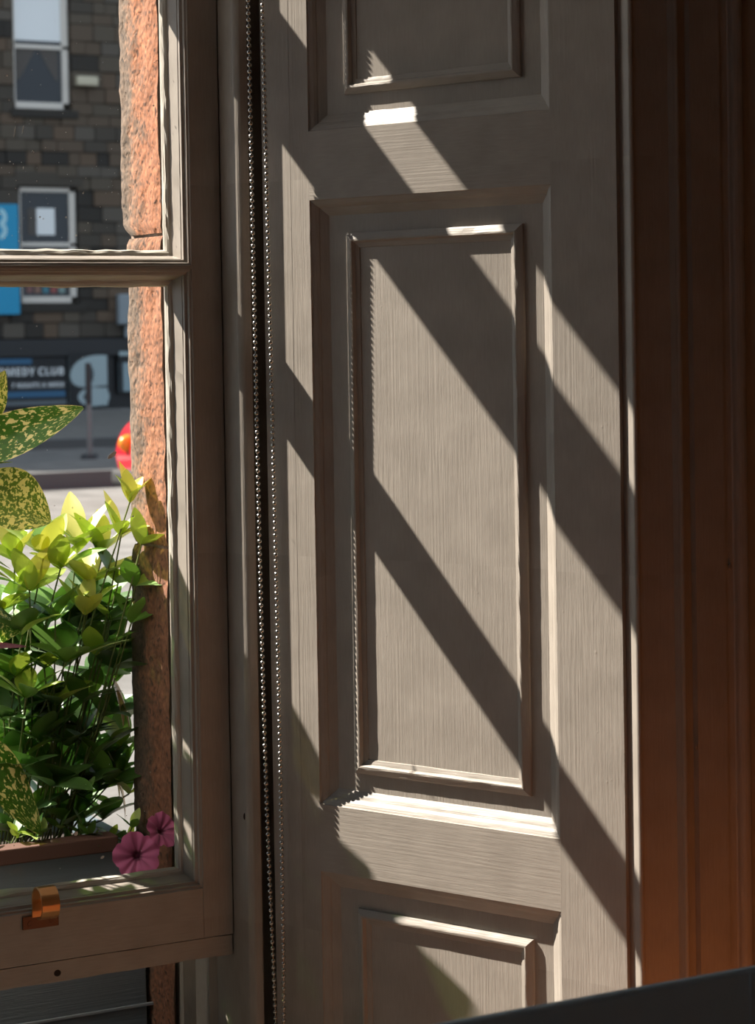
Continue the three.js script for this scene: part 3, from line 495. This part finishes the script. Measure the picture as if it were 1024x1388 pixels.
{
  const sh = tag(group('leafy_shrub', scene, [0, 0, 0]), 'yellow-green leafy shrub in the window box pressed close to the window', 'shrub'), root = V(-0.16, 0.722, -0.25);
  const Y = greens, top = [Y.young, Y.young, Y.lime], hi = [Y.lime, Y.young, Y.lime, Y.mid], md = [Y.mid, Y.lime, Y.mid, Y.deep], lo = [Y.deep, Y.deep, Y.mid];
  // [px, py, depth, leaves, palette, size, spread, lean x]
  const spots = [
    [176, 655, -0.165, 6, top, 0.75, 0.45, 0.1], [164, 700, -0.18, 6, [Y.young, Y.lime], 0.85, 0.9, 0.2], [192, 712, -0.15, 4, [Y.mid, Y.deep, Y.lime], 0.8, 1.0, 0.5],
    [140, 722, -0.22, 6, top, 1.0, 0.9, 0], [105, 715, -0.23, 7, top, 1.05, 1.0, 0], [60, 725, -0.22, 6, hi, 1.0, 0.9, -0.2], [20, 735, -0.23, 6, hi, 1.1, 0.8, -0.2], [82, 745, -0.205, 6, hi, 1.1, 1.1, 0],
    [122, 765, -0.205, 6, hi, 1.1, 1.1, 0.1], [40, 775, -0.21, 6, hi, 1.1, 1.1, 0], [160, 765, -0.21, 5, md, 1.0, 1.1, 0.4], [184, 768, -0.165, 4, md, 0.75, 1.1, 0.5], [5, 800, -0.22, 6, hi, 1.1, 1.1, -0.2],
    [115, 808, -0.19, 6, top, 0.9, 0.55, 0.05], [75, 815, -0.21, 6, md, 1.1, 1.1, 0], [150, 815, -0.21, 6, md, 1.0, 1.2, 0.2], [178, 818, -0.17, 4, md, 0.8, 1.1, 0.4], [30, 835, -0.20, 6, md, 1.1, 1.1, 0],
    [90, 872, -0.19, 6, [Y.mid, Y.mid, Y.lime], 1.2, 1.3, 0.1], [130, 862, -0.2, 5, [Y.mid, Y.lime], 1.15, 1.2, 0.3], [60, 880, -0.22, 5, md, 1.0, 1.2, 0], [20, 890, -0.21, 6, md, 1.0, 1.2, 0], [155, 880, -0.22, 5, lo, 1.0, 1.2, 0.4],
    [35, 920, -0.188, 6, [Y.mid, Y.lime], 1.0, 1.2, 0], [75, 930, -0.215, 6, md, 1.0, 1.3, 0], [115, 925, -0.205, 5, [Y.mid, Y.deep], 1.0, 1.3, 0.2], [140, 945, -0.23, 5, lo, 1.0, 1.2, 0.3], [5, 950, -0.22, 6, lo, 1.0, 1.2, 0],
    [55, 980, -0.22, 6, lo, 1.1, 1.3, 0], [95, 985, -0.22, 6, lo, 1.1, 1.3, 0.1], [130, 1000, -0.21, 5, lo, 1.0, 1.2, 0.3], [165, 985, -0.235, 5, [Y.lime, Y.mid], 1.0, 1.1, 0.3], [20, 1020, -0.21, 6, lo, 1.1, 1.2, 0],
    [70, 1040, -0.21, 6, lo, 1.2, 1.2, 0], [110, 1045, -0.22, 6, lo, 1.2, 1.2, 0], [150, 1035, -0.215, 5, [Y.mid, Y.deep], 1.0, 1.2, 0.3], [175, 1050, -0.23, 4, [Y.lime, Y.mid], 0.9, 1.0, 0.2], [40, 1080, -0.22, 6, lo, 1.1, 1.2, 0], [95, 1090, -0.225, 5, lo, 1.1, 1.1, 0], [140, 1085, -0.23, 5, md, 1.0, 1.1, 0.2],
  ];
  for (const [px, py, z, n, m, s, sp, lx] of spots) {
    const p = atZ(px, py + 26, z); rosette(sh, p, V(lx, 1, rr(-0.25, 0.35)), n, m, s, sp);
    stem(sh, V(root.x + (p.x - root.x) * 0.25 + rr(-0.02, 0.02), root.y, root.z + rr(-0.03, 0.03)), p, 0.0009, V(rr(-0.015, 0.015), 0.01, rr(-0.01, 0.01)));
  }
  for (const [px, py] of [[150, 915], [160, 935], [145, 1015], [153, 1040]]) aim(mesh('dry_leaf', lobes[0], greens.dry, sh), atZ(px, py, -0.235), V(0.3, -0.9, 0.2), rr(-1, 1), 1.1);
  // older inner growth behind it
  const s3 = tag(group('leafy_shrub', scene, [0, 0, 0]), 'dark green shrub behind the yellow-green one in the window box', 'shrub');
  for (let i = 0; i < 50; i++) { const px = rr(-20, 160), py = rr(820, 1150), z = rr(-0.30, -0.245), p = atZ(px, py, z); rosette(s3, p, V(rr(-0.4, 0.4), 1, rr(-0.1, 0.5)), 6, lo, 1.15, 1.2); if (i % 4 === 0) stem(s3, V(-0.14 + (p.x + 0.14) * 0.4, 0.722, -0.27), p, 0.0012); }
  // second shrub further along the box, mostly beyond the frame
  const s2 = tag(group('leafy_shrub', scene, [0, 0, 0]), 'leafy shrub further along the window box, beyond the spotted laurel', 'shrub');
  for (let i = 0; i < 48; i++) { const x = rr(-0.62, -0.235), y = rr(i < 20 ? 0.78 : 0.98, 1.16 - Math.abs(x + 0.28) * 0.25), z = rr(-0.29, -0.19), p = V(x, y, z); rosette(s2, p, V(rr(-0.4, 0.4), 1, rr(-0.3, 0.3)), 6, [Y.mid, Y.deep], 1.1, 1.1); if (i % 3 === 0) stem(s2, V(-0.42 + (x + 0.42) * 0.3, 0.722, -0.25), p, 0.0013); }
}
// spotted laurel: big speckled leaves
const spotted = (sd, gr, ye, dens) => noiseTex(512, 256, (u, v) => {
  const e = Math.min(1, Math.abs(v - 0.5) * 2), n = fbm(u * 14, v * 8, sd, 4), n2 = fbm(u * 34, v * 20, sd + 5, 3), big = fbm(u * 5, v * 3, sd + 12, 2);
  const y = Math.max(THREE.MathUtils.smoothstep(n2, dens, dens + 0.06), THREE.MathUtils.smoothstep(n + big * 0.3, dens + 0.05, dens + 0.1), THREE.MathUtils.smoothstep(e + n * 0.2, 0.93, 0.99));
  return [0, 1, 2].map((c) => (gr[c] + n * 0.12 * (c === 1 ? 1 : 0.5)) * (1 - y) + ye[c] * y);
}, true);
{
  const l = tag(group('spotted_laurel', scene, [0, 0, 0]), 'laurel with large green leaves speckled in cream yellow', 'plant');
  const m1 = leafMat(1, 1, 1, 0.1, { map: spotted(4, [0.25, 0.44, 0.07], [0.92, 0.86, 0.55], 0.16), roughness: 0.35 }), m2 = leafMat(1, 1, 1, 0.12, { map: spotted(9, [0.38, 0.50, 0.08], [0.92, 0.88, 0.48], 0.06), roughness: 0.4 });
  const big = (name, pxA, pyA, pxB, pyB, za, zb, wid, mat, o = {}) => {
    const a = atZ(pxA, pyA, za), b = atZ(pxB, pyB, zb), d = b.clone().sub(a), len = d.length(); const g = blade(len, wid, o.shape ?? 0.8, o.curl ?? 0.06, o.fold ?? 0.25, 18, 8, o.wavy ?? 0.05);
    return aim(mesh(name, g, mat, l), a, d, o.roll ?? 0);
  };
  big('leaf', -75, 628, 113, 551, -0.195, -0.175, 0.046, m1, { roll: 1.15, curl: 0.02, shape: 0.85 });
  big('leaf', -40, 650, 70, 705, -0.2, -0.17, 0.062, m2, { roll: 1.2, curl: 0.1, shape: 1.0 });
  big('leaf', -45, 585, 9, 505, -0.2, -0.18, 0.04, m2, { roll: 2.3, shape: 0.8 });
  big('leaf', -60, 985, 66, 1128, -0.185, -0.165, 0.05, m1, { roll: 1.0, curl: 0.1 });
  big('leaf', -40, 860, 35, 845, -0.21, -0.19, 0.04, m1, { roll: 0.9 });
  for (let i = 0; i < 16; i++) { const a = i / 8 * 6.28, p = V(-0.268 + 0.012 * Math.cos(a), i < 8 ? rr(1.10, 1.135) : rr(1.0, 1.08), -0.205); aim(mesh('leaf', blade(0.085, 0.036, 0.85, 0.15, 0.2, 10, 6, 0.04), i % 2 ? m1 : m2, l), p, V(Math.cos(a), rr(-0.3, 0.35), Math.sin(a) * 0.5), rr(-0.5, 0.5)); }
  stem(l, V(-0.27, 0.722, -0.22), V(-0.262, 1.16, -0.205), 0.003, V(-0.01, 0, 0)); stem(l, V(-0.265, 0.95, -0.21), atZ(-60, 985, -0.185), 0.002); stem(l, V(-0.262, 1.13, -0.205), atZ(-75, 628, -0.195), 0.002);
  const pur = leafMat(0.25, 0.08, 0.12, 0.2), a = atZ(-30, 874, -0.18), b = atZ(36, 876, -0.18), pb = tag(mesh('grass_blade', blade(b.clone().sub(a).length(), 0.005, 0.7, 0.02, 0.3, 8, 2), pur), 'thin purple blade crossing the leafy shrub', 'plant'); aim(pb, a, b.clone().sub(a), 1.2);
}
// petunias
function petal(R) {
  const nr = 9, na = 60, pos = [], col = [], idx = [];
  for (let i = 0; i <= nr; i++) for (let j = 0; j < na; j++) {
    const q = i / nr, a = j / na * 6.2832, l = Math.abs(Math.cos(2.5 * a)), lobe = 0.84 + 0.16 * Math.pow(l, 0.6) + 0.015 * Math.sin(a * 17);
    const r = R * lobe * (0.06 + 0.94 * q), h = 0.018 * Math.pow(q, 0.45) - 0.004 * q * q + 0.0016 * q * Math.sin(a * 10 + 1) + 0.0022 * q * (l - 0.5);
    pos.push(r * Math.cos(a), r * Math.sin(a), h);
    const vein = Math.max(0, 1 - Math.abs(Math.sin(2.5 * a)) * 5) * (1 - q * 0.75) + Math.max(0, Math.sin(a * 30)) * 0.25 * (1 - q), dark = q < 0.2 ? 1 : Math.max(0, 0.75 - q) * 0.6 + vein * 0.5, k = Math.min(1, dark);
    col.push(0.58 * (1 - k) + 0.12 * k, 0.12 * (1 - k) + 0.006 * k, 0.27 * (1 - k) + 0.04 * k);
  }
  for (let i = 0; i < nr; i++) for (let j = 0; j < na; j++) { const a = i * na + j, b = i * na + (j + 1) % na; idx.push(a, b, a + na, b, b + na, a + na); }
  const g = new THREE.BufferGeometry(); g.setAttribute('position', new THREE.Float32BufferAttribute(pos, 3)); g.setAttribute('color', new THREE.Float32BufferAttribute(col, 3)); g.setIndex(idx); g.computeVertexNormals(); return g;
}
{
  const pm = new THREE.MeshPhysicalMaterial({ vertexColors: true, roughness: 0.7, transmission: 0.3, thickness: 0, side: THREE.DoubleSide }), pg = petal(0.0255);
  const flower = (px, py, z, rx, ry, s, label) => {
    const p = atZ(px, py, z), g = group('petunia', scene, [p.x, 0.722, p.z - 0.03]); tag(g, label, 'flower');
    const f = mesh('blossom', pg, pm, g); f.position.set(0, p.y - 0.722, 0.03); f.rotation.set(rx, ry, rnd() * 6); f.scale.setScalar(s);
    const t = mesh('flower_tube', new THREE.CylinderGeometry(0.0035, 0.0015, 0.022, 10).rotateX(Math.PI / 2).translate(0, 0, -0.009), pm, g); t.geometry.setAttribute('color', new THREE.Float32BufferAttribute(Array.from({ length: t.geometry.attributes.position.count * 3 }, (_, i) => [0.3, 0.03, 0.1][i % 3]), 3)); t.position.copy(f.position); t.rotation.set(rx, ry, 0);
    stem(g, V(0.0, 0, 0), V(0, p.y - 0.722, 0.012), 0.0012, V(0.006, 0.01, 0.01));
  };
  flower(187, 1160, -0.125, -0.25, -0.45, 0.95, 'open pink petunia with a dark throat against the pane');
  flower(214, 1130, -0.112, -0.55, 0.2, 0.74, 'smaller magenta petunia behind the open pink one');
  // small seedlings by the flowers
  const sd = tag(group('bedding_plant', scene, [0, 0, 0]), 'low tangle of thin green stems beside the petunias', 'plant');
  for (let i = 0; i < 26; i++) { const b = atZ(rr(20, 180), rr(1120, 1185), -0.176 - rnd() * 0.03); const p = V(b.x, Math.max(0.735, b.y), b.z); stem(sd, V(p.x + rr(-0.015, 0.015), 0.722, p.z - 0.012), p, 0.0009, V(rr(-0.006, 0.006), 0, 0)); rosette(sd, p, V(rr(-0.5, 0.5), 1, 0.3), 3, [greens.mid, greens.lime, greens.deep], 0.45, 0.9); }
}
renderer.render(scene, camera);
